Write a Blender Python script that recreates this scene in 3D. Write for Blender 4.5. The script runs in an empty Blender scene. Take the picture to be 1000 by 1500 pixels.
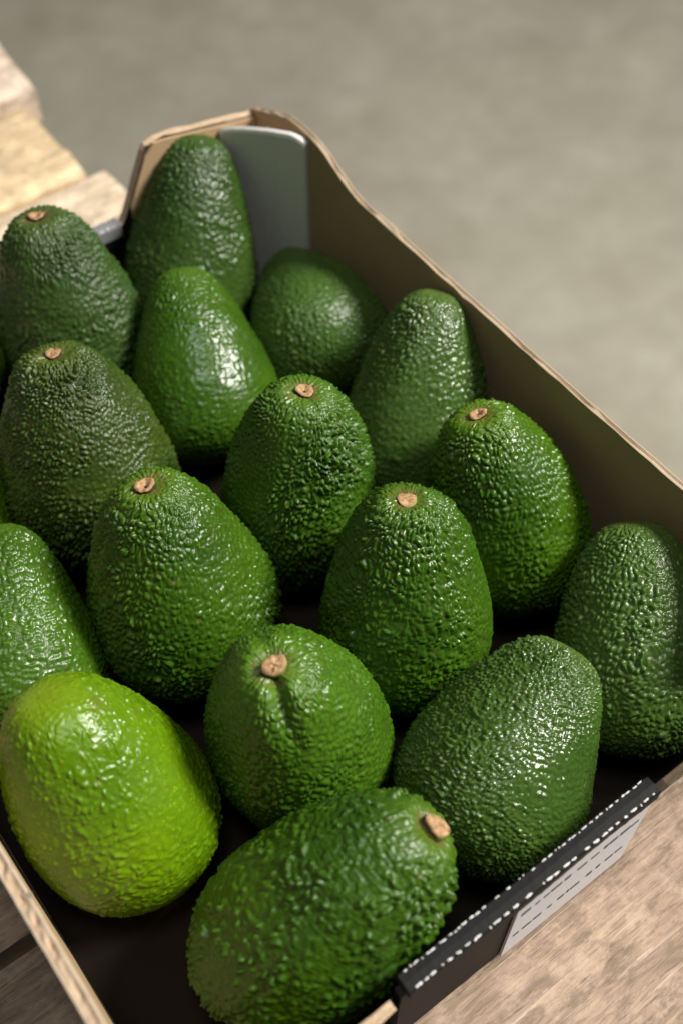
import bpy, math, random
import numpy as np
from mathutils import Vector, Matrix

# ------------------------------------------------------------------ camera, world, lights
scene = bpy.context.scene
COL = scene.collection
PITCH, HEAD = math.radians(55), math.radians(37)
hv = Vector((math.sin(HEAD), math.cos(HEAD), 0))
FW = hv * math.cos(PITCH) + Vector((0, 0, -math.sin(PITCH)))
RT = Vector((math.cos(HEAD), -math.sin(HEAD), 0))
UP = RT.cross(FW)
cam_data = bpy.data.cameras.new('camera')
cam = bpy.data.objects.new('camera', cam_data)
COL.objects.link(cam)
m3 = Matrix((RT, UP, -FW)).transposed()
cam.matrix_world = Matrix.Translation((0, 0, 0.47)) @ m3.to_4x4()
cam_data.sensor_fit = 'HORIZONTAL'
cam_data.sensor_width = 36
cam_data.lens = 63
cam_data.clip_start = 0.01
cam_data.clip_end = 60
cam_data.dof.use_dof = True
cam_data.dof.focus_distance = 0.455
cam_data.dof.aperture_fstop = 8.6
scene.camera = cam
scene.view_settings.view_transform = 'Standard'
scene.view_settings.look = 'None'
scene.view_settings.exposure = 0.0
scene.view_settings.gamma = 1.0

world = bpy.data.worlds.new('World')
scene.world = world
world.use_nodes = True
wbg = world.node_tree.nodes['Background']
wbg.inputs['Color'].default_value = (0.95, 0.97, 1.0, 1)
wbg.inputs['Strength'].default_value = 0.04


def area(name, target, direction, dist, size, power, color, size_y=None):
    d = bpy.data.lights.new(name, 'AREA')
    d.energy = power
    d.color = color
    d.shape = 'RECTANGLE'
    d.size = size
    d.size_y = size_y or size
    o = bpy.data.objects.new(name, d)
    COL.objects.link(o)
    v = Vector(direction).normalized()
    o.location = Vector(target) + v * dist
    o.rotation_euler = (-v).to_track_quat('-Z', 'Y').to_euler()
    return o


# a bright shop-front window high on the right, and a dimmer ceiling light overhead
area('window_light', (0.15, 0.22, 0.05), (0.58, -0.32, 0.72), 2.2, 0.50, 86, (1.0, 0.965, 0.89), 0.60)
area('ceiling_light', (0.15, 0.22, 0.05), (-0.06, -0.08, 1.0), 2.3, 0.46, 14, (0.97, 0.985, 1.0), 0.55)

RNG = np.random.default_rng(7)


# ------------------------------------------------------------------ helpers
def tag(o, label=None, cat=None, group=None, kind=None):
    if label: o['label'] = label
    if cat: o['category'] = cat
    if group: o['group'] = group
    if kind: o['kind'] = kind
    return o


def empty(name, loc, label, cat):
    o = bpy.data.objects.new(name, None)
    o.empty_display_size = 0.02
    o.location = loc
    COL.objects.link(o)
    return tag(o, label, cat)


def mesh_obj(name, verts, faces, mats, parent=None, smooth=False, midx=None):
    me = bpy.data.meshes.new(name)
    me.from_pydata([tuple(map(float, v)) for v in verts], [], faces)
    for m in (mats if isinstance(mats, (list, tuple)) else [mats]):
        me.materials.append(m)
    if midx is not None:
        me.polygons.foreach_set('material_index', np.array(midx, dtype=np.int32))
    if smooth:
        me.polygons.foreach_set('use_smooth', np.ones(len(me.polygons), dtype=bool))
    me.update()
    o = bpy.data.objects.new(name, me)
    COL.objects.link(o)
    if parent is not None:
        o.parent = parent
        o.matrix_parent_inverse = Matrix.Translation(-parent.location)
    return o


class NT:
    """tiny node helper"""
    def __init__(self, name):
        self.m = bpy.data.materials.new(name)
        self.m.use_nodes = True
        self.t = self.m.node_tree
        self.b = self.t.nodes['Principled BSDF']

    def n(self, typ, **kw):
        nd = self.t.nodes.new(typ)
        for k, v in kw.items():
            if hasattr(nd, k) and not isinstance(v, tuple) or k in ('operation', 'blend_type', 'data_type'):
                setattr(nd, k, v)
            else:
                nd.inputs[k].default_value = v
        return nd

    def link(self, a, b):
        self.t.links.new(a, b)

    def coords(self, scale=(1, 1, 1), kind='Object', rot=(0, 0, 0), loc=(0, 0, 0)):
        tc = self.t.nodes.new('ShaderNodeTexCoord')
        mp = self.t.nodes.new('ShaderNodeMapping')
        mp.inputs['Scale'].default_value = scale
        mp.inputs['Rotation'].default_value = rot
        mp.inputs['Location'].default_value = loc
        self.link(tc.outputs[kind], mp.inputs['Vector'])
        return mp.outputs['Vector']

    def noise(self, vec, scale, detail=4, rough=0.55, dist=0.0):
        nd = self.t.nodes.new('ShaderNodeTexNoise')
        nd.inputs['Scale'].default_value = scale
        nd.inputs['Detail'].default_value = detail
        nd.inputs['Roughness'].default_value = rough
        nd.inputs['Distortion'].default_value = dist
        self.link(vec, nd.inputs['Vector'])
        return nd.outputs['Fac']

    def ramp(self, fac, stops, interp='LINEAR'):
        r = self.t.nodes.new('ShaderNodeValToRGB')
        r.color_ramp.interpolation = interp
        el = r.color_ramp.elements
        while len(el) < len(stops):
            el.new(0.5)
        for e, (p, c) in zip(el, stops):
            e.position = p
            e.color = (c[0], c[1], c[2], 1) if isinstance(c, (tuple, list)) else (c, c, c, 1)
        self.link(fac, r.inputs['Fac'])
        return r.outputs['Color']

    def mix(self, fac, a, b, mode='MIX'):
        nd = self.t.nodes.new('ShaderNodeMix')
        nd.data_type = 'RGBA'
        nd.blend_type = mode
        for s, v in ((nd.inputs[0], fac), (nd.inputs[6], a), (nd.inputs[7], b)):
            if hasattr(v, 'is_output'):
                self.link(v, s)
            elif isinstance(v, (tuple, list)):
                s.default_value = (v[0], v[1], v[2], 1)
            else:
                s.default_value = v
        return nd.outputs[2]

    def math(self, op, a, b=0.0, clamp=False):
        nd = self.t.nodes.new('ShaderNodeMath')
        nd.operation = op
        nd.use_clamp = clamp
        for s, v in ((nd.inputs[0], a), (nd.inputs[1], b)):
            if hasattr(v, 'is_output'):
                self.link(v, s)
            else:
                s.default_value = v
        return nd.outputs[0]

    def color(self, c):
        if hasattr(c, 'is_output'):
            self.link(c, self.b.inputs['Base Color'])
        else:
            self.b.inputs['Base Color'].default_value = (c[0], c[1], c[2], 1)

    def rough(self, r):
        if hasattr(r, 'is_output'):
            self.link(r, self.b.inputs['Roughness'])
        else:
            self.b.inputs['Roughness'].default_value = r

    def bump(self, h, strength=0.4, dist=0.0005):
        nd = self.t.nodes.new('ShaderNodeBump')
        nd.inputs['Strength'].default_value = strength
        nd.inputs['Distance'].default_value = dist
        self.link(h, nd.inputs['Height'])
        self.link(nd.outputs['Normal'], self.b.inputs['Normal'])


# ------------------------------------------------------------------ materials
def mat_kraft(name, base=(0.52, 0.36, 0.205), dark=(0.40, 0.27, 0.15)):
    k = NT(name)
    v = k.coords()
    f1 = k.noise(v, 60, 6, 0.65)
    fib = k.noise(k.coords((300, 60, 900)), 6, 3, 0.6)
    c = k.mix(k.math('MULTIPLY', f1, 0.8), base, dark)
    c = k.mix(k.ramp(fib, [(0.56, 0.0), (0.75, 0.35)]), c, (0.46, 0.36, 0.25))
    k.color(c)
    k.rough(0.82)
    k.b.inputs['Specular IOR Level'].default_value = 0.25
    k.bump(fib, 0.25, 0.0004)
    return k.m


def mat_edge(name, along='Y'):
    """raw cut edge of corrugated board: pale torn fibres streaked along the cut"""
    k = NT(name)
    sc = (900, 45, 200) if along == 'Y' else (45, 900, 200)
    f = k.noise(k.coords(sc), 1.0, 5, 0.7, 0.6)
    g = k.noise(k.coords(), 700, 3, 0.6)
    c = k.ramp(f, [(0.25, (0.30, 0.20, 0.125)), (0.5, (0.50, 0.36, 0.235)), (0.75, (0.70, 0.56, 0.41))])
    c = k.mix(k.ramp(g, [(0.55, 0.0), (0.8, 0.5)]), c, (0.22, 0.15, 0.10))
    k.color(c)
    k.rough(0.9)
    k.bump(f, 0.6, 0.0006)
    return k.m


def mat_plain(name, col, rough=0.6, var=0.25, scale=120, spec=0.4):
    k = NT(name)
    f = k.noise(k.coords(), scale, 5, 0.65)
    dk = tuple(x * (1 - var) for x in col)
    k.color(k.mix(f, dk, col))
    k.rough(rough)
    k.b.inputs['Specular IOR Level'].default_value = spec
    k.bump(f, 0.2, 0.0003)
    return k.m


def mat_black_print():
    k = NT('black_printed_board')
    v = k.coords()
    f = k.noise(v, 500, 4, 0.7)
    s = k.noise(v, 1800, 2, 0.5)
    c = k.mix(f, (0.008, 0.008, 0.008), (0.017, 0.016, 0.016))
    c = k.mix(k.ramp(s, [(0.70, 0.0), (0.82, 0.30)]), c, (0.25, 0.24, 0.23))
    k.color(c)
    k.rough(0.62)
    k.b.inputs['Specular IOR Level'].default_value = 0.16
    k.bump(f, 0.2, 0.0003)
    return k.m


def mat_wood(name, tone, seed, knots=()):
    k = NT(name)
    v = k.coords((1, 1, 1), loc=(seed * 3.7, seed * 1.9, seed * 0.7))
    sw = k.coords((10, 80, 80), loc=(seed * 2.3, seed * 5.1, 0))
    fine = k.coords((75, 640, 640), loc=(seed, seed * 2, 0))
    crk = k.coords((14, 360, 360), loc=(seed * 4, seed * 3, 0))
    warp = k.noise(v, 16, 4, 0.65)
    blot = k.noise(v, 70, 4, 0.7)
    g1 = k.noise(sw, 1.0, 5, 0.62, 1.0)
    g2 = k.noise(fine, 1.0, 4, 0.65, 0.4)
    g3 = k.noise(crk, 1.0, 3, 0.6, 0.8)
    c = k.ramp(g1, [(0.30, tuple(x * 0.62 for x in tone)), (0.45, tone), (0.60, tuple(min(1, x * 1.22) for x in tone)),
                    (0.75, tuple(x * 0.74 for x in tone))])
    c = k.mix(k.ramp(g2, [(0.36, 0.6), (0.52, 0.0)]), c, tuple(x * 0.48 for x in tone))
    c = k.mix(k.ramp(g2, [(0.58, 0.0), (0.72, 0.55)]), c, (min(1, tone[0] * 1.5), min(1, tone[1] * 1.55), min(1, tone[2] * 1.62)))
    c = k.mix(k.ramp(g3, [(0.64, 0.0), (0.70, 0.75)]), c, (min(1, tone[0] * 1.75), min(1, tone[1] * 1.9), min(1, tone[2] * 2.0)))
    c = k.mix(k.ramp(g3, [(0.27, 0.85), (0.34, 0.0)]), c, tuple(x * 0.22 for x in tone))
    c = k.mix(k.ramp(warp, [(0.42, 0.0), (0.66, 0.5)]), c, (tone[0] * 0.66, tone[1] * 0.63, tone[2] * 0.62))
    c = k.mix(k.ramp(blot, [(0.50, 0.0), (0.62, 0.6)]), c, (tone[0] * 1.35, tone[1] * 1.38, tone[2] * 1.42))
    mot = k.noise(k.coords((60, 160, 160), loc=(seed, 0, 0)), 1.0, 5, 0.75)
    c = k.mix(k.ramp(mot, [(0.36, 0.65), (0.50, 0.0)]), c, tuple(x * 0.45 for x in tone))
    for kx, ky, kr in knots:
        gt = k.t.nodes.new('ShaderNodeTexGradient'); gt.gradient_type = 'SPHERICAL'
        k.link(k.coords((0.6 / kr, 1 / kr, 1 / kr), loc=(-kx * 0.6 / kr, -ky / kr, 0)), gt.inputs['Vector'])
        c = k.mix(k.ramp(gt.outputs['Fac'], [(0.02, 0.0), (0.25, 0.35), (0.32, 0.1), (0.60, 0.95)]), c, (tone[0] * 0.16, tone[1] * 0.13, tone[2] * 0.12))
    k.color(c)
    k.rough(0.72)
    k.b.inputs['Specular IOR Level'].default_value = 0.25
    k.bump(k.math('ADD', g2, k.math('MULTIPLY', g3, 0.8)), 0.7, 0.0012)
    return k.m


def mat_concrete():
    k = NT('concrete')
    v = k.coords()
    a = k.noise(v, 7.5, 5, 0.62)
    b = k.noise(v, 22, 6, 0.7)
    c = k.ramp(a, [(0.30, (0.39, 0.358, 0.275)), (0.70, (0.53, 0.50, 0.405))])
    c = k.mix(k.ramp(b, [(0.35, 0.0), (0.75, 0.55)]), c, (0.33, 0.302, 0.23))
    k.color(c)
    k.rough(0.8)
    k.bump(b, 0.3, 0.002)
    return k.m


M_KRAFT = mat_kraft('kraft_board')
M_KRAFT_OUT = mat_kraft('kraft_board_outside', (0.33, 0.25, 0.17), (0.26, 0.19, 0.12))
M_EDGE_Y = mat_edge('cut_board_edge', 'Y')
M_EDGE_X = mat_edge('cut_board_edge_across', 'X')
M_LINER = mat_plain('board_liner_edge', (0.66, 0.53, 0.39), 0.85, 0.25, 900, 0.2)
M_TOPEDGE = mat_plain('pale_board_edge', (0.50, 0.385, 0.27), 0.85, 0.30, 260, 0.2)
M_GREY = mat_plain('grey_white_board', (0.86, 0.83, 0.76), 0.62, 0.10, 90, 0.3)
M_LIPGREY = mat_plain('worn_grey_board', (0.26, 0.26, 0.27), 0.6, 0.3, 300, 0.3)
M_WHITE = mat_plain('white_board', (0.83, 0.84, 0.89), 0.6, 0.12, 250, 0.3)
M_BLACK = mat_black_print()
M_FLECK = mat_plain('worn_white_print', (0.80, 0.80, 0.78), 0.6, 0.12, 900, 0.3)
M_INK = mat_plain('faint_black_ink', (0.10, 0.10, 0.11), 0.6, 0.3, 900, 0.3)
M_CONC = mat_concrete()
M_FLOOR_SHADE = mat_plain('shade_dark_floor', (0.016, 0.011, 0.007), 0.85, 0.4, 160, 0.15)  # box floor, near-black: the deep shade between fruits is put into its colour

# ------------------------------------------------------------------ floor
FLOOR_Z = -0.72
n = 10
vs, fs = [], []
mesh_obj('floor', [(-9, -8, FLOOR_Z), (10, -8, FLOOR_Z), (10, 12, FLOOR_Z), (-9, 12, FLOOR_Z)], [(0, 1, 2, 3)], M_CONC)['kind'] = 'structure'


# ------------------------------------------------------------------ wooden table of planks
def plank_mesh(name, x0, x1, y0, y1, z0, z1, mat, parent, seed, endjit=0.006):
    r = np.random.default_rng(seed)
    nx, ny = 60, 8
    xs = np.linspace(0, 1, nx)
    V, Fc = [], []
    edge_a = np.cumsum(r.normal(0, 0.00035, nx)); edge_a -= np.linspace(edge_a[0], edge_a[-1], nx)
    edge_b = np.cumsum(r.normal(0, 0.00035, nx)); edge_b -= np.linspace(edge_b[0], edge_b[-1], nx)
    endj = r.normal(0, endjit, ny + 1)
    b = 0.0022
    # cross-section loop: top with small rounded arrises, then underside
    loop = [(0.0, -b), (b * 0.35, -b * 0.3), (b, 0.0)]
    for i in range(nx):
        row = []
        for j in range(ny + 1):
            t = j / ny
            ya, yb = y0 + edge_a[i], y1 + edge_b[i]
            y = ya + (yb - ya) * t
            dz = 0.0
            if j in (0, ny): dz = -b
            xx = x0 + (x1 + endj[j] - x0) * xs[i]
            zz = z1 + dz + r.normal(0, 0.00016) + 0.0005 * math.sin(9 * t + seed + 3 * xs[i])
            row.append((xx, y, zz))
        row.append((x0 + (x1 + endj[ny] - x0) * xs[i], y1 + edge_b[i], z0))
        row.append((x0 + (x1 + endj[0] - x0) * xs[i], y0 + edge_a[i], z0))
        V += row
    W = ny + 3
    for i in range(nx - 1):
        for j in range(W):
            a, c = i * W + j, i * W + (j + 1) % W
            Fc.append((a, a + W, c + W, c))
    Fc.append(tuple(range(W)))
    Fc.append(tuple(reversed([(nx - 1) * W + j for j in range(W)])))
    return mesh_obj(name, V, Fc, mat, parent, smooth=False)


table = empty('wooden_table', (-0.15, 0.2, FLOOR_Z), 'weathered wooden plank table under the open cardboard box of avocados', 'table')
# (y0, y1, right end x, tone)
planks = [
    (-0.235, -0.140, 0.262, (0.30, 0.215, 0.155)),
    (-0.134, -0.038, 0.272, (0.33, 0.235, 0.17)),
    (-0.033, 0.0715, 0.268, (0.40, 0.29, 0.21)),
    (0.076, 0.172, 0.252, (0.33, 0.24, 0.165)),
    (0.177, 0.270, 0.250, (0.36, 0.26, 0.18)),
    (0.275, 0.372, 0.246, (0.34, 0.25, 0.17)),
    (0.377, 0.470, 0.248, (0.38, 0.28, 0.19)),
    (0.474, 0.553, 0.237, (0.80, 0.64, 0.46)),  # far planks from here: pale tan, raised in colour to offset lamp falloff
    (0.558, 0.640, 0.226, (0.80, 0.60, 0.37)),
    (0.648, 0.745, 0.243, (0.80, 0.64, 0.50)),
    (0.750, 0.840, 0.235, (0.72, 0.58, 0.44)),
]
KNOTS = {2: [(0.2165, 0.0560, 0.0035), (0.120, 0.010, 0.007)], 1: [(0.19, -0.08, 0.006)], 7: [(0.1, 0.52, 0.008)], 8: [(0.15, 0.60, 0.010)]}
for i, (y0, y1, xe, tone) in enumerate(planks):
    plank_mesh('plank', -0.62, xe, y0, y1, -0.026, -0.0012 - 0.0007 * (i % 3), mat_wood('weathered_wood', tone, i + 1, KNOTS.get(i, ())), table, 40 + i, 0.0016 if i > 6 else 0.004)
M_FRAME = mat_wood('table_frame_wood', (0.25, 0.18, 0.12), 31)


def box_verts(x0, x1, y0, y1, z0, z1):
    v = [(x0, y0, z0), (x1, y0, z0), (x1, y1, z0), (x0, y1, z0), (x0, y0, z1), (x1, y0, z1), (x1, y1, z1), (x0, y1, z1)]
    f = [(0, 3, 2, 1), (4, 5, 6, 7), (0, 1, 5, 4), (1, 2, 6, 5), (2, 3, 7, 6), (3, 0, 4, 7)]
    return v, f


def add_boxes(name, boxes, mat, parent=None):
    V, Fc = [], []
    for bx in boxes:
        v, f = box_verts(*bx)
        o = len(V)
        V += v
        Fc += [tuple(i + o for i in q) for q in f]
    return mesh_obj(name, V, Fc, mat, parent)


for x in (-0.58, 0.10):
    for y in (-0.20, 0.75):
        add_boxes('leg', [(x, x + 0.06, y, y + 0.06, FLOOR_Z, -0.087)], M_FRAME, table)
for x in (-0.578, 0.102):
    add_boxes('rail', [(x, x + 0.056, -0.23, 0.83, -0.087, -0.0275)], M_FRAME, table)

# ------------------------------------------------------------------ cardboard box
XL, XR = -0.0080, 0.2680           # inner faces of the long walls
YN, YF = 0.0665, 0.4270            # inner faces of the end walls
TH = 0.0042
box = empty('cardboard_box', (0.13, 0.245, 0), 'open cardboard box with a black printed end lip, packed with avocados', 'box')


def board(name, axis, lo, hi, prof, mats, seed, jit=0.0004, step=0.006, z0=0.0):
    """upright sheet of board: prof = [(s, z)...] along its length, thickness lo..hi across.
    mats = (inner at hi/lo?, outer, edge).  axis 'y': length along y, thickness along x."""
    r = np.random.default_rng(seed)
    S, Z = [], []
    for (s0, a), (s1, b) in zip(prof[:-1], prof[1:]):
        k = max(1, int(abs(s1 - s0) / step))
        if abs(b - a) > 0.01: k = max(k, 8)
        for i in range(k):
            t = i / k
            tt = t
            S.append(s0 + (s1 - s0) * t)
            Z.append(a + (b - a) * tt)
    S.append(prof[-1][0]); Z.append(prof[-1][1])
    S, Z = np.array(S), np.array(Z)
    for _ in range(2):                                     # soften corners of the die cut
        Z[1:-1] = 0.25 * Z[:-2] + 0.5 * Z[1:-1] + 0.25 * Z[2:]
    nzj = r.normal(0, jit, len(S)); nzk = r.normal(0, jit, len(S))
    wob = np.cumsum(r.normal(0, 0.00004, len(S))); wob -= np.linspace(wob[0], wob[-1], len(S))
    V, Fc, mi = [], [], []

    def P(s, t, z):
        return (t, s, z) if axis == 'y' else (s, t, z)
    for i, s in enumerate(S):
        w = wob[i]
        mid = (lo + hi) / 2
        V += [P(s, lo + w, Z[i] + nzj[i]), P(s, lo + (hi - lo) * 0.16 + w, Z[i] + nzj[i] + 0.0001),
              P(s, mid + w, Z[i] - 0.0007 + nzk[i] * 2), P(s, hi - (hi - lo) * 0.16 + w, Z[i] + nzk[i] + 0.0001),
              P(s, hi + w, Z[i] + nzk[i]), P(s, hi, z0), P(s, lo, z0)]
    W = 7
    mm = [2, 2, 2, 2, 1, 2, 0]
    if len(mats) == 4:
        mm[0] = mm[3] = 3
    for i in range(len(S) - 1):
        for j in range(W):
            a, c = i * W + j, i * W + (j + 1) % W
            Fc.append((a, c, c + W, a + W)); mi.append(mm[j])
    Fc.append(tuple(reversed(range(W)))); mi.append(2)
    Fc.append(tuple((len(S) - 1) * W + j for j in range(W))); mi.append(2)
    return mesh_obj(name, V, Fc, list(mats), box, midx=mi)


HW = 0.0975
long_prof = [(YN - TH, 0.0985), (YN + 0.014, 0.112), (YN + 0.028, 0.1125), (YN + 0.044, 0.108), (YN + 0.058, 0.0985), (YN + 0.068, HW), (0.20, HW),
             (0.28, 0.0985), (YF - 0.078, 0.0995), (YF - 0.064, 0.1075), (YF - 0.046, 0.1135), (YF - 0.028, 0.1125), (YF + TH, 0.0985)]
right_wall = board('side_wall', 'y', XR, XR + 0.0031, long_prof, (M_KRAFT, M_KRAFT_OUT, M_TOPEDGE, M_TOPEDGE), 3, 0.00025)
left_prof = [(YN - TH, 0.105), (YN + 0.012, 0.104), (YN + 0.030, 0.099), (0.20, 0.0975), (YF - 0.05, 0.0985), (YF + TH, 0.105)]
left_wall = board('side_wall', 'y', XL - TH - 0.0006, XL, left_prof, (M_KRAFT_OUT, M_KRAFT, M_EDGE_Y, M_LINER), 5, 0.0004, 0.003)
left_wall['label'] = 'side wall with a rough torn top edge'
# little torn sliver on the left wall's edge
mesh_obj('torn_sliver', [(XL - 0.0020, 0.1530, 0.0972), (XL + 0.0012, 0.1500, 0.0992), (XL - 0.0014, 0.1478, 0.0974), (XL - 0.0012, 0.1504, 0.0955)],
         [(0, 1, 2), (0, 3, 1), (1, 3, 2), (0, 2, 3)], M_LINER, left_wall)

LIP = 0.0700
lipL, lipR = 0.0700, 0.1870
end_prof = [(XL + 0.0004, 0.113), (0.030, 0.112), (0.052, 0.109), (lipL - 0.002, LIP), (lipL, LIP - 0.002), (lipR, LIP - 0.002), (lipR + 0.002, LIP + 0.002),
            (0.2065, 0.1085), (0.212, 0.1092), (0.246, 0.102), (XR - 0.0004, 0.0975)]
far_wall = board('end_wall', 'x', YF, YF + TH, end_prof, (M_BLACK, M_WHITE, M_EDGE_X), 9, 0.00025, 0.004)
near_prof = [(XL + 0.0004, 0.098), (0.030, 0.1045), (0.046, 0.107), (lipL - 0.003, LIP - 0.003), (lipL, LIP - 0.020), (lipR - 0.003, LIP - 0.020), (lipR, LIP - 0.003), (lipR + 0.002, LIP + 0.0015),
             (0.2180, 0.1070), (0.226, 0.1085), (0.246, 0.102), (XR - 0.0004, 0.0975)]
near_wall = board('end_wall', 'x', YN + 0.0018, YN + 0.0055, near_prof, (M_BLACK, M_BLACK, M_EDGE_X), 10, 0.00025, 0.004)
for v in near_wall.data.vertices:                       # the near end bulges outwards at the top
    v.co.y += 0.0030 - 0.165 * v.co.z
for p in near_wall.data.polygons:
    if lipL - 0.002 < p.center.x < lipR - 0.001:
        p.material_index = 0
# brown unprinted faces of the far corner posts (inside face, above the lip)
def post_face(xa, xb, y, prof_z, ylo, yhi):
    V = []
    Fc = []
    xs = np.linspace(xa, xb, 14)
    for x in xs:
        zt = np.interp(x, [p[0] for p in end_prof], [p[1] for p in end_prof]) - 0.0010
        V += [(x, ylo, 0.052), (x, yhi, 0.052), (x, yhi, zt), (x, ylo, zt)]
    for i in range(len(xs) - 1):
        for j in range(4):
            a, c = 4 * i + j, 4 * i + (j + 1) % 4
            Fc.append((a, a + 4, c + 4, c))
    Fc.append((0, 1, 2, 3)); k = 4 * (len(xs) - 1)
    Fc.append((k + 3, k + 2, k + 1, k))
    return V, Fc
V, Fc = post_face(0.1925, XR - 0.0006, YF, end_prof, YF - 0.0016, YF - 0.0003)
mesh_obj('corner_liner', V, Fc, M_KRAFT, far_wall)
V, Fc = post_face(XL + 0.0006, 0.0640, YF, end_prof, YF - 0.0016, YF - 0.0003)
mesh_obj('corner_liner', V, Fc, M_KRAFT, far_wall)

# rolled lips: black fold running along the cut-out of each end wall, with worn white flecks on both folds
def lip(ya, yb, parent, seed, outer):
    r = np.random.default_rng(seed)
    xs = np.linspace(lipL + 0.003, lipR - 0.0015, 60)
    sec = [(ya, LIP - 0.006), (ya, LIP + 0.0002), (ya + 0.0006, LIP + 0.0012), ((ya + yb) / 2, LIP + 0.0015),
           (yb - 0.0006, LIP + 0.0012), (yb, LIP + 0.0002), (yb, LIP - 0.006)]
    V, Fc = [], []
    for x in xs:
        w = 0.0002 * math.sin(x * 90) + r.normal(0, 0.00005)
        V += [(x, y + w, z + r.normal(0, 0.00003)) for y, z in sec]
    W = len(sec)
    for i in range(len(xs) - 1):
        for j in range(W):
            a, c = i * W + j, i * W + (j + 1) % W
            Fc.append((a, a + W, c + W, c))
    Fc.append(tuple(range(W))); Fc.append(tuple(reversed([(len(xs) - 1) * W + j for j in range(W)])))
    lp = mesh_obj('lip', V, Fc, M_BLACK, parent)
    # flecks: short raised scuffs of bare board along the two folds
    V, Fc = [], []

    def fleck(x, y, l, w, z):
        k = len(V)
        m = 8
        for q in range(m):
            a = 2 * math.pi * q / m
            rr = 1 + r.normal(0, 0.18)
            V.append((x + math.cos(a) * l / 2 * rr, y + math.sin(a) * w / 2 * rr, z))
        V.append((x, y, z + 0.00018))
        for q in range(m):
            Fc.append((k + q, k + (q + 1) % m, k + m))
    for (yy, sx, wmul) in ((ya + 0.0007, 1.0, 1.0), (yb - 0.0007, 0.75, 0.75)):
        x = lipL + 0.006
        while x < lipR - 0.004:
            big = r.random() < 0.62
            l = (r.uniform(0.0016, 0.0031) if big else r.uniform(0.0006, 0.0011)) * sx
            fleck(x, yy + r.normal(0, 0.00012), l, r.uniform(0.0006, 0.0009) * wmul, LIP + 0.00125)
            x += l + (r.uniform(0.0002, 0.0013) if r.random() < 0.8 else r.uniform(0.0018, 0.0042))
    mesh_obj('worn_print', V, Fc, M_FLECK, parent)['kind'] = 'stuff'
    return lp


lip(YN - TH - 0.0020, YN + 0.0012, near_wall, 21, -1)
lip(YF - 0.0012, YF + TH + 0.0015, far_wall, 22, 1).data.materials[0] = M_LIPGREY

add_boxes('front_panel', [(lipL + 0.001, lipR - 0.001, YN - TH, YN - 0.0006, 0.0006, LIP - 0.0055)], M_BLACK, near_wall)
# white printed panel on the outside of the near end wall, with rows of faint ink dashes
add_boxes('printed_panel', [(0.1215, 0.1850, YN - TH - 0.0013, YN - TH - 0.0003, 0.001, LIP - 0.0062)], M_WHITE, near_wall)
V, Fc = [], []
r_ = np.random.default_rng(5)
for z in (0.047, 0.022):
    x = 0.1245
    while x < 0.179:
        l = r_.uniform(0.0008, 0.0050)
        y = YN - TH - 0.0015
        v, f = box_verts(x, x + l, y, y + 0.00015, z, z + r_.uniform(0.0018, 0.0032))
        o = len(V)
        V += v; Fc += [tuple(i + o for i in q) for q in f]
        x += l + r_.uniform(0.0008, 0.0040)
mesh_obj('ink_dashes', V, Fc, M_INK, near_wall)['kind'] = 'stuff'

# floor panel
add_boxes('floor_panel', [(XL + 0.0005, XR - 0.0005, YN + 0.0060, YF - 0.0004, 0.0006, 0.0030)], M_FLOOR_SHADE, box)


# diagonal corner flaps: grey-white board standing across each corner
def corner_flap(px, py, qx, qy, hp, hq, seed, grey=True):
    """from point p on the end wall to q on the side wall"""
    r = np.random.default_rng(seed)
    p, q = Vector((px, py, 0)), Vector((qx, qy, 0))
    d = (q - p).normalized()
    nrm = Vector((-d.y, d.x, 0))
    cx, cy = 0.13, 0.245
    if nrm.dot(Vector((cx - px, cy - py, 0))) < 0: nrm = -nrm
    N = 22
    V, Fc, mi = [], [], []
    for i in range(N + 1):
        t = i / N
        c = p.lerp(q, t) + nrm * (0.0012 * math.sin(math.pi * t))
        zt = hp + (hq - hp) * t + 0.0035 * (math.sin(math.pi * t) ** 0.7)
        if t > 0.8: zt -= 0.003 * ((t - 0.8) / 0.2) ** 2
        lean = r.normal(0, 0.00015)
        for off, z in ((0.0016, 0.0035), (0.0016, zt - 0.0022), (0.0011, zt - 0.0006), (0.0, zt), (-0.0012, zt - 0.0005), (-0.0016, zt - 0.002), (-0.0016, 0.0035)):
            w = c + nrm * (off + lean)
            V.append((w.x, w.y, z))
    W = 7
    for i in range(N):
        for j in range(W):
            a, e = i * W + j, i * W + (j + 1) % W
            Fc.append((a, e, e + W, a + W))
            mi.append(1 if j == 3 else 0)
    Fc.append(tuple(reversed(range(W)))); mi.append(1)
    Fc.append(tuple(N * W + j for j in range(W))); mi.append(1)
    return mesh_obj('corner_flap', V, Fc, [M_GREY, M_WHITE], box, midx=mi)


corner_flap(0.2465, YF - 0.0022, XR - 0.0010, 0.3815, 0.100, 0.112, 1)
corner_flap(0.0150, YF - 0.0022, XL + 0.0012, 0.3830, 0.100, 0.103, 2)
corner_flap(0.2475, YN + 0.0080, XR - 0.0012, 0.1090, 0.098, 0.098, 3)


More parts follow.
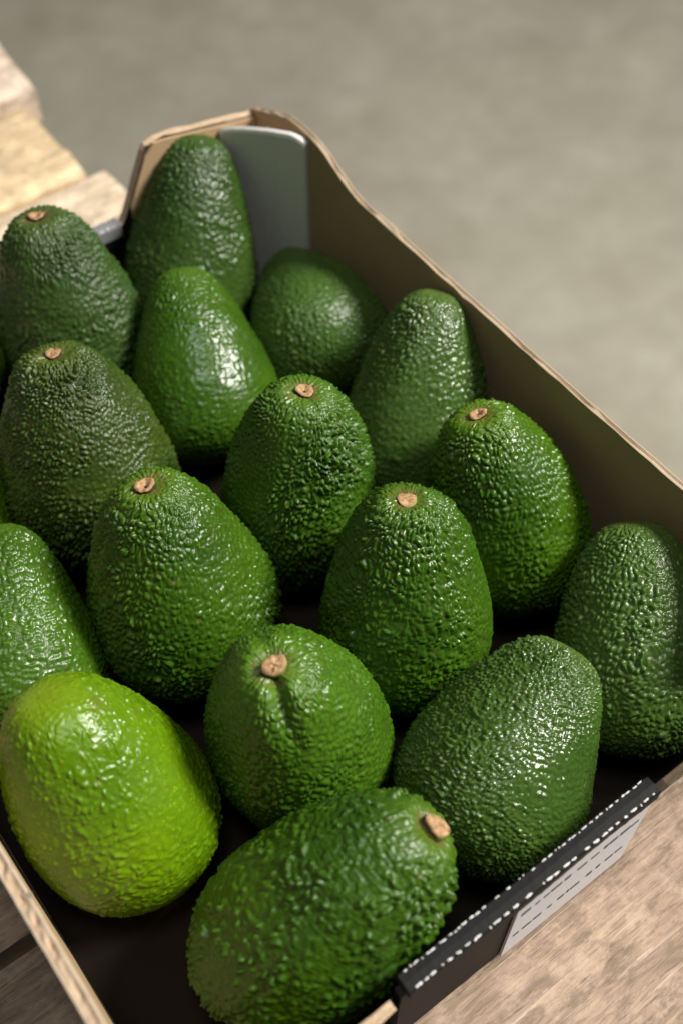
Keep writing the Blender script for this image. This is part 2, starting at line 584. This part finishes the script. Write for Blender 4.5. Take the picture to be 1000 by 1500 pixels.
# ------------------------------------------------------------------ avocados
def mat_skin(name, dark, light, tint, seed, rough=0.3, spec=0.46, speck=0.35, valley=0.3):
    k = NT(name)
    v = k.coords((1, 1, 1), loc=(seed * 0.31, seed * 0.17, seed * 0.53))
    big = k.noise(v, 22, 3, 0.5)
    mid = k.noise(v, 95, 5, 0.65)
    c = k.mix(k.ramp(big, [(0.32, 0.0), (0.68, 1.0)]), dark, light)
    c = k.mix(k.ramp(mid, [(0.38, 0.0), (0.70, 0.7)]), c, tint)
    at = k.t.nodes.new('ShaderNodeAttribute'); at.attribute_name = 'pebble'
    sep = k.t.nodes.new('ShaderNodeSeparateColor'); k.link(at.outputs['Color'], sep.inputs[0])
    c = k.mix(k.math('MULTIPLY', k.ramp(sep.outputs[0], [(0.04, 1.0), (0.38, 0.0)]), valley), c, (0.020, 0.024, 0.006))  # low ground between pebbles mixed toward a darker olive
    # pale lenticels on some of the pebbles
    vo = k.t.nodes.new('ShaderNodeTexVoronoi'); vo.inputs['Scale'].default_value = 620
    k.link(v, vo.inputs['Vector'])
    c = k.mix(k.math('MULTIPLY', k.math('MULTIPLY', k.ramp(vo.outputs['Distance'], [(0.08, 1.0), (0.34, 0.0)]), k.ramp(k.noise(v, 330, 2, 0.5), [(0.42, 0.0), (0.62, 1.0)])), speck), c,
              (min(1, light[0] * 2.6 + 0.03), min(1, light[1] * 2.0 + 0.03), light[2] * 2 + 0.012))
    stemc = k.mix(sep.outputs[1], c, (light[0] * 1.5 + 0.01, light[1] * 1.25 + 0.01, light[2] * 1.5 + 0.008))
    c = k.mix(sep.outputs[2], stemc, (0.15, 0.085, 0.035))
    k.color(c)
    rn = k.noise(v, 260, 4, 0.6)
    dull = k.noise(v, 34, 3, 0.55)
    k.rough(k.math('ADD', k.ramp(rn, [(0.3, max(0.05, rough - 0.06)), (0.75, rough + 0.12)]), k.ramp(dull, [(0.45, 0.0), (0.68, 0.09)])))
    k.b.inputs['Specular IOR Level'].default_value = spec
    k.b.inputs['Subsurface Weight'].default_value = 0.0
    fine = k.noise(v, 900, 3, 0.6)
    k.bump(fine, 0.22, 0.0005)
    return k.m


def profile(th, kk):
    a = -np.cos(th)
    p = .90 - .20 * np.clip((a + .1) / 1.1, 0, 1)
    r = np.sin(th) ** p * (1 - kk * (a + .35) - 0.10 * kk * np.cos(2.2 * (a - .45)))
    return a, r


def hash2(i, j, s):
    x = np.sin(i * 127.1 + j * 311.7 + s * 74.7) * 43758.5453
    return x - np.floor(x)


def build_avocado(x, y, z, t, az, L, R, kk, mat, seed, px=0.0023, py=0.0031, amp=0.00050, sparse=0.0, fine=0.00014,
                  lobes=0.0006, groove=None, res=(230, 270), dent=True, scar=0.0, spin=0.0, spots=(), pucker=0.00026):
    r = np.random.default_rng(seed)
    nt, nphi = int(res[0] * 1.16), int(res[1] * 1.16)
    px, py = px * 0.86, py * 0.86
    th = np.linspace(0.012, math.pi - 0.012, nt)
    ph = np.linspace(0, 2 * math.pi, nphi, endpoint=False)
    a, rr = profile(th, kk)
    a2, r2 = profile(np.linspace(0, math.pi, 200), kk)
    rr = rr / r2.max() * R
    ax_ = a * L / 2
    T, P = np.meshgrid(th, ph, indexing='ij')
    A = np.repeat(ax_[:, None], nphi, 1)
    RR = np.repeat(rr[:, None], nphi, 1)
    ds = np.hypot(np.diff(ax_), np.diff(rr))
    s1 = np.concatenate([[0], np.cumsum(ds)])
    ST = s1[-1]
    SS = np.repeat(s1[:, None], nphi, 1)
    X0, Y0 = RR * np.cos(P), RR * np.sin(P)
    # outward normal of the smooth body
    da, dr = np.gradient(ax_), np.gradient(rr)
    nl = np.hypot(da, dr)
    Na, Nr = np.repeat((-dr / nl)[:, None], nphi, 1), np.repeat((da / nl)[:, None], nphi, 1)

    def sn(freq, cnt, sd):
        q = np.random.default_rng(sd)
        out = np.zeros_like(A)
        for _ in range(cnt):
            w = q.normal(size=3) * freq
            out += np.sin(w[0] * X0 + w[1] * Y0 + w[2] * A + q.uniform(0, 6.28))
        return out / math.sqrt(cnt)
    # --- pebbles: jittered rings of cells over the skin
    warp_s = 0.0014 * sn(300, 6, seed + 1)
    warp_p = 0.0013 * sn(300, 6, seed + 2)
    Sw = SS + warp_s
    nring = int(ST / py) + 1
    ring_s = (np.arange(-2, nring + 3)) * py
    ring_r = np.interp(ring_s, s1, rr)
    ring_n = np.maximum(np.round(2 * math.pi * ring_r / px), 11)
    Pw = P + warp_p / np.maximum(RR, 0.004)
    F1 = np.full_like(A, 9.0); F2 = np.full_like(A, 9.0); ID = np.zeros_like(A)
    base = np.floor(Sw / py).astype(int)
    for dk in (-1, 0, 1, 2):
        kx = np.clip(base + dk + 2, 0, len(ring_s) - 1)
        N = ring_n[kx]
        c0 = np.floor(Pw / (2 * math.pi) * N)
        for dc in (-1, 0, 1, 2):
            ci = np.mod(c0 + dc, N)
            hs = hash2(kx, ci, seed); hp = hash2(kx + 57.3, ci, seed + 3)
            cs = ring_s[kx] + (hs - 0.5) * py * 0.92
            cp = (c0 + dc + (hp - 0.5) * 0.92 + 0.5 * (kx % 2)) * 2 * math.pi / N
            dsx = (Sw - cs) / py
            dpx = (Pw - cp) * N / (2 * math.pi)
            d = np.sqrt(dsx ** 2 + dpx ** 2)
            nid = hash2(kx + 11.1, ci, seed + 9)
            closer = d < F1
            F2 = np.where(closer, F1, np.minimum(F2, d))
            ID = np.where(closer, nid, ID)
            F1 = np.where(closer, d, F1)
    e = np.clip((F2 - F1) / 0.55, 0, 1)
    e = e * e * (3 - 2 * e)
    dome = np.clip(1 - (F1 / 0.85) ** 2, 0, 1)
    peb = e * (0.45 + 0.55 * dome)
    hgt = 0.45 + 0.9 * ID
    if sparse > 0:
        hgt = np.clip((ID - sparse) / (1 - sparse), 0, 1) * 1.25 + 0.10
        peb = np.clip(1 - (F1 / 0.62) ** 2, 0, 1) ** 1.3
    mask = np.clip(0.85 + 0.42 * sn(85, 5, seed + 5), 0.28, 1.45)
    stemd = (ST - SS)                     # distance along the skin from the stem
    fade = np.clip((stemd - 0.003) / 0.012, 0.12, 1) * np.clip((SS - 0.000) / 0.012, 0.35, 1)
    disp = 2.3 * amp * peb * hgt * mask * fade
    # broad unevenness, lengthwise lobes, fine grain
    disp += lobes * 0.55 * sn(75, 6, seed + 6)
    disp += lobes * 0.30 * sn(190, 6, seed + 16)
    prof_lobe = np.sin(T) * np.clip((T - 0.5) / 1.6, 0, 1)
    for m in (2, 3, 5, 7):
        disp += lobes * 0.8 / m ** 0.4 * np.cos(m * P + r.uniform(0, 6.28) + 0.3 * np.sin(2 * T)) * prof_lobe * 0.6
    disp += fine * sn(1500, 8, seed + 7) * np.clip(stemd / 0.008, 0, 1)
    disp += fine * 0.8 * sn(3000, 8, seed + 8)
    # puckers radiating from the stem
    pk = np.exp(-((stemd - 0.007) / 0.006) ** 2)
    disp += pucker * pk * (0.6 + 0.5 * sn(150, 4, seed + 30)) * (np.cos(11 * P + r.uniform(0, 6) + 2.6 * np.sin(2 * P + 1) + 1.5 * np.sin(5 * P)) + 0.7 * np.cos(23 * P + r.uniform(0, 6) + 2 * np.sin(3 * P)))
    if dent:
        disp -= 0.0016 * np.exp(-(stemd / 0.0055) ** 2)
        disp += 0.0005 * np.exp(-((stemd - 0.0085) / 0.003) ** 2)
    if groove:
        for (p0, wd, dep, length) in groove:
            dphi = np.mod(P - p0 + math.pi, 2 * math.pi) - math.pi
            along = np.exp(-((stemd - length * 0.35) / (length * 0.5)) ** 2)
            lat = dphi * np.maximum(RR, 0.006)
            wd = wd * (0.7 + stemd / 0.03)
            disp -= dep * along * np.exp(-(lat / wd) ** 2)
            disp += dep * 0.65 * along * (np.exp(-((lat - wd * 2.6) / (wd * 2.0)) ** 2) + np.exp(-((lat + wd * 2.6) / (wd * 2.0)) ** 2))
    Rn = RR + Nr * disp
    An = A + Na * disp
    bend = 0.02 * r.normal()
    X = Rn * np.cos(P) + bend * (An / L) * An
    Y = Rn * np.sin(P)
    pts = np.stack([X, Y, An], -1).reshape(-1, 3)
    bot = np.array([[0, 0, An[0].mean()]]); top = np.array([[0, 0, An[-1].mean()]])
    pts = np.concatenate([pts, bot, top])
    nv = nt * nphi
    i = np.arange(nt - 1)[:, None] * nphi; j = np.arange(nphi)[None, :]; j1 = (j + 1) % nphi
    q = np.stack([i + j, i + j1, i + nphi + j1, i + nphi + j], -1).reshape(-1, 4)
    jj = np.arange(nphi); jj1 = (jj + 1) % nphi
    tb = np.stack([np.full(nphi, nv), jj1, jj], -1)
    o = (nt - 1) * nphi
    tt = np.stack([np.full(nphi, nv + 1), o + jj, o + jj1], -1)
    me = bpy.data.meshes.new('avocado')
    me.vertices.add(len(pts)); me.vertices.foreach_set('co', pts.astype(np.float32).ravel())
    loops = np.concatenate([q.ravel(), tb.ravel(), tt.ravel()]).astype(np.int32)
    tot = np.concatenate([np.full(len(q), 4), np.full(2 * nphi, 3)]).astype(np.int32)
    start = np.concatenate([[0], np.cumsum(tot)[:-1]]).astype(np.int32)
    me.loops.add(len(loops)); me.loops.foreach_set('vertex_index', loops)
    me.polygons.add(len(tot)); me.polygons.foreach_set('loop_start', start); me.polygons.foreach_set('loop_total', tot)
    me.polygons.foreach_set('use_smooth', np.ones(len(tot), dtype=bool))
    me.update(calc_edges=True)
    at = me.color_attributes.new('pebble', 'FLOAT_COLOR', 'POINT')
    colr = np.zeros((len(pts), 4), dtype=np.float32)
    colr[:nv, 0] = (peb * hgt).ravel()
    colr[:nv, 1] = (np.exp(-(stemd / 0.012) ** 2) * 0.75).ravel()
    ringb = np.exp(-((stemd - 0.0045) / 0.0016) ** 2) * 0.55 if dent else np.exp(-(stemd / 0.0045) ** 2) * scar
    marks = [(r.uniform(1.0, 2.85), r.uniform(0, 6.28), r.uniform(.0004, .0010), r.uniform(.3, .8)) for _ in range(9)]
    for (t0, p0, rad, st) in list(spots) + marks:
        c0 = np.array([np.interp(t0, th, rr) * math.cos(p0), np.interp(t0, th, rr) * math.sin(p0), np.interp(t0, th, ax_)])
        dd = np.sqrt((X0 - c0[0]) ** 2 + (Y0 - c0[1]) ** 2 + (A - c0[2]) ** 2)
        ringb = ringb + st * np.exp(-(dd / rad) ** 2)
    colr[:nv, 2] = (ringb * (0.6 + 0.5 * sn(700, 5, seed + 20))).clip(0, 1).ravel()
    colr[nv + 1, 2] = scar if not dent else 0.3
    colr[:, 3] = 1
    at.data.foreach_set('color', colr.ravel())
    me.materials.append(mat)
    ob = bpy.data.objects.new('avocado', me)
    axv = Vector((math.sin(t) * math.cos(az), math.sin(t) * math.sin(az), math.cos(t)))
    h = Vector((0, 1, 0)) if abs(axv.y) < .9 else Vector((1, 0, 0))
    u = axv.cross(h).normalized(); w = axv.cross(u)
    M = Matrix((u, w, axv)).transposed().to_4x4() @ Matrix.Rotation(spin, 4, 'Z')
    ob.matrix_world = Matrix.Translation((x, y, z)) @ M
    COL.objects.link(ob)
    ob['_top'] = float(An[-1].mean())
    return ob


def mat_button():
    k = NT('stem_button')
    v = k.coords()
    f = k.noise(v, 420, 5, 0.7)
    g = k.noise(v, 900, 5, 0.75)
    c = k.ramp(f, [(0.32, (0.13, 0.055, 0.022)), (0.45, (0.36, 0.20, 0.090)), (0.68, (0.60, 0.40, 0.22))])
    c = k.mix(k.ramp(g, [(0.52, 0.0), (0.78, 0.55)]), c, (0.15, 0.08, 0.04))
    k.color(c); k.rough(0.75)
    k.bump(g, 0.5, 0.0004)
    return k.m


M_BTN = mat_button()
M_RIM = mat_plain('dark_stem_rim', (0.085, 0.045, 0.022), 0.85, 0.5, 700, 0.2)
M_COLLAR = mat_plain('stem_collar', (0.30, 0.30, 0.07), 0.55, 0.5, 500)


def stem_button(parent, rad, hgt, seed, collar=False, hole=False, tilt=(0, 0)):
    r = np.random.default_rng(seed)
    topz = parent['_top']
    d = 1.0 if hole else 0.0
    tilt = (r.uniform(-.25, .25), r.uniform(-.25, .25))
    secs = [(0.70, -0.0012), (0.92, 0.0000), (1.0, 0.35 * hgt), (0.98, 0.75 * hgt), (0.84, hgt), (0.60, hgt * 0.95), (0.36, hgt * (0.96 - 0.41 * d)), (0.16, hgt * (1.0 - 0.66 * d))]
    n = 26
    ang = np.linspace(0, 2 * math.pi, n, endpoint=False)
    out = 1 + 0.09 * np.cos(2 * ang + r.uniform(0, 6)) + 0.05 * np.cos(3 * ang + r.uniform(0, 6)) + 0.03 * np.cos(7 * ang + r.uniform(0, 6)) + r.normal(0, 0.02, n)
    V, Fc, mi = [], [], []
    for si, (f, z) in enumerate(secs):
        for q in range(n):
            rr = rad * f * (out[q] if si < 6 else 1)
            zz = z + (r.normal(0, 0.00020) if si > 3 else 0) + (0.0003 * math.cos(ang[q] * 2 + 1.3) if si > 2 else 0)
            V.append((rr * math.cos(ang[q]) + tilt[0] * z, rr * math.sin(ang[q]) + tilt[1] * z, zz + topz))
    V.append((0, 0, topz + hgt * (1.02 - 0.77 * d)))
    S = len(secs)
    for si in range(S - 1):
        for q in range(n):
            a, b = si * n + q, si * n + (q + 1) % n
            Fc.append((a, b, b + n, a + n)); mi.append(1 if collar and (si < 2 or (si < 4 and 3 < q < 12)) else 2 if si < 3 else 0)
    for q in range(n):
        Fc.append(((S - 1) * n + q, (S - 1) * n + (q + 1) % n, S * n)); mi.append(2 if hole else 0)
    o = mesh_obj('stem_button', V, Fc, [M_BTN, M_COLLAR, M_RIM], None, smooth=True, midx=mi)
    o.parent = parent
    return o


GROUP = 'avocados packed in the cardboard box'
G1 = ((0.026, 0.074, 0.004), (0.056, 0.138, 0.006), (0.041, 0.108, 0.005))      # mid green
G2 = ((0.022, 0.054, 0.008), (0.042, 0.088, 0.013), (0.032, 0.071, 0.011))      # dark, bluish
G3 = ((0.022, 0.066, 0.003), (0.056, 0.132, 0.003), (0.036, 0.096, 0.003))      # fresh green
G4 = ((0.078, 0.180, 0.002), (0.150, 0.275, 0.003), (0.105, 0.215, 0.003))      # yellow green
G5 = ((0.034, 0.080, 0.012), (0.066, 0.130, 0.020), (0.050, 0.104, 0.016))      # greyish green
G6 = ((0.022, 0.050, 0.005), (0.052, 0.100, 0.006), (0.036, 0.066, 0.006))      # olive dark
GS = ((0.055, 0.150, 0.003), (0.110, 0.230, 0.004), (0.080, 0.185, 0.004))      # bright fresh green
FRUIT = [
    # x, y, z, tilt, azimuth, length, radius, taper, colours, options, button(r,h,collar), label
    ([0.2121, 0.4055, 0.0564, 0.5383, 0.6977, 0.1089, 0.0319, 0.2164], G2, dict(px=0.00223, py=0.00336, amp=.00055, rough=.27, res=(180, 220)), None,
     'tall dark avocado standing against the grey corner flap'),
    ([0.1389, 0.3988, 0.0566, 0.2767, 1.4255, 0.1083, 0.0341, 0.1840], G2, dict(px=0.00223, py=0.00358, amp=.00070, rough=.38, res=(190, 230)), (.0039, .0021, 0),
     'dark bluish avocado with a tan stem button, beside the low far lip of the box'),
    ([0.1755, 0.3429, 0.0481, 0.8266, 1.1822, 0.0924, 0.0338, 0.2981], G1, dict(px=0.00195, py=0.00291, amp=.00036, rough=.25, res=(180, 210)), None,
     'glossy smooth avocado with a white shine on its lower right, below the tall corner one'),
    ([0.2433, 0.3482, 0.0357, 1.6596, 1.2300, 0.0924, 0.0336, 0.3371], G5, dict(px=0.00233, py=0.00314, amp=.00055, rough=.34, res=(190, 220)), None,
     'round end of an avocado lying low in front of the grey corner flap'),
    ([0.2395, 0.2598, 0.0519, 0.5980, 0.6847, 0.1057, 0.0326, 0.2431], G5, dict(px=0.00233, py=0.00314, amp=.00055, rough=.27, res=(190, 220)), None,
     'avocado with no stem in view, its tip touching the rim of the brown side wall'),
    ([0.2334, 0.1932, 0.0517, 0.4009, 1.7823, 0.1042, 0.0330, 0.2117], G3, dict(px=0.00223, py=0.00358, amp=.00050, rough=.28, res=(230, 270)), (.0037, .0016, 0),
     'fresh green avocado with a pale ragged stem button, beside the brown side wall'),
    ([0.1702, 0.2560, 0.0536, 0.1595, 0.5256, 0.1063, 0.0325, 0.1785], G1, dict(px=0.00214, py=0.00325, amp=.00080, rough=.33, res=(230, 260)), (.0038, .0019, 0),
     'strongly pebbled upright avocado in the middle with a ringed tan stem button'),
    ([0.1029, 0.3232, 0.0536, 0.3403, 1.3118, 0.1066, 0.0371, 0.1819], G6, dict(px=0.00195, py=0.00280, amp=.00078, rough=.36, res=(240, 290)), (.0037, .0018, 0),
     'large olive brown tinged avocado with coarse leathery pebbles and small stem button'),
    ([0.1011, 0.2457, 0.0532, 0.2645, 1.4770, 0.1044, 0.0383, 0.2450], G3, dict(px=0.00223, py=0.00370, amp=.00058, rough=.31, res=(250, 300)), (.0041, .0022, 0),
     'big fresh green avocado with a round tan stem button, behind the yellow green one'),
    ([0.1713, 0.1841, 0.0516, 0.2997, 1.0122, 0.1043, 0.0349, 0.2069], G1, dict(px=0.00223, py=0.00381, amp=.00052, rough=.27, lobes=.0010, res=(240, 280)), (.0042, .0009, 1),
     'ridged green avocado whose stem scar is tipped away and yellowish at its rim'),
    ([0.2377, 0.1172, 0.0428, 0.8834, 0.9495, 0.0950, 0.0325, 0.1918], G5, dict(px=0.00233, py=0.00336, amp=.00055, rough=.24, res=(240, 280)), None,
     'greyish wrinkled avocado cut off by the right edge of the photo'),
    ([0.1625, 0.1100, 0.0442, 1.0794, 0.3230, 0.0926, 0.0364, 0.2574], G5, dict(px=0.00177, py=0.00235, amp=.00058, rough=.14, res=(250, 300)), None,
     'fine skinned avocado sparkling with many tiny glints, next to the black lip'),
    ([0.1022, 0.1645, 0.0528, 0.1228, 2.7717, 0.1034, 0.0356, 0.1660], G1, dict(px=0.00242, py=0.00448, amp=.00036, rough=.27, lobes=.0009, groove=1, res=(250, 300)), (.0045, .0042, 1),
     'creased dark green avocado with a groove running down from its yellowish stem'),
    ([0.0322, 0.1867, 0.0518, 0.4300, 1.8105, 0.1043, 0.0362, 0.1757], G4, dict(px=0.00223, py=0.00302, amp=.00030, sparse=.25, fine=.00007, rough=.24, dent=False, spots=((2.616, 2.47, .0040, .45), (2.164, 1.597, .0013, .9), (2.40, 1.9, .0008, .7), (2.2, 2.7, .0007, .8)), lobes=.0004, res=(250, 310)), None,
     'bright yellow green avocado, the lightest in the box'),
    ([0.0708, 0.1039, 0.0484, 0.8151, -0.2355, 0.1080, 0.0348, 0.1463], G3, dict(px=0.00270, py=0.00370, amp=.00070, rough=.36, sparse=.30, res=(260, 320)), (.0050, .0044, 1),
     'avocado lying on its side in front, with large separate bumps and a thick stem'),
    ([0.0373, 0.2687, 0.0421, 1.0081, 1.2154, 0.0931, 0.0324, 0.2393], G1, dict(px=0.00214, py=0.00336, amp=.00034, rough=.25, res=(230, 270)), None,
     'dark glossy avocado behind the yellow green one, cut off by the left edge'),
    ([0.0568, 0.4037, 0.0362, 1.3148, 0.2002, 0.1022, 0.0314, 0.3312], GS, dict(amp=.0004, rough=.3, res=(130, 150)), None,
     'upper of two green slivers of avocado at the left edge'),
    ([0.0434, 0.3407, 0.0392, 1.0585, 0.7154, 0.0937, 0.0315, 0.3294], GS, dict(amp=.0004, rough=.3, res=(160, 180)), None,
     'lower of two green slivers of avocado at the left edge'),
]
for i, (q, pal, opt, btn, label) in enumerate(FRUIT):
    opt = dict(opt)
    rough = opt.pop('rough')
    jit = 1 + 0.10 * math.sin(i * 2.7)
    pal = [tuple(c * jit for c in col) for col in pal]
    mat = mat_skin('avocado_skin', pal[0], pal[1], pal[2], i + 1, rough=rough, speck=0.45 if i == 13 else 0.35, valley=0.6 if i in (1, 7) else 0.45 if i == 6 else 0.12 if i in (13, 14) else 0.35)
    if not btn:
        opt.setdefault('dent', False)
        opt['pucker'] = 0.00006
    if opt.get('groove') == 1:
        opt['groove'] = [(1.17, 0.0020, 0.0031, 0.032), (4.4, 0.003, 0.0010, 0.03)]
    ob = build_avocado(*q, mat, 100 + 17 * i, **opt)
    tag(ob, label, 'avocado', GROUP)
    if btn:
        stem_button(ob, btn[0], btn[1], 500 + i, bool(btn[2]), hole=i in (1, 5, 6, 8))
    del ob['_top']
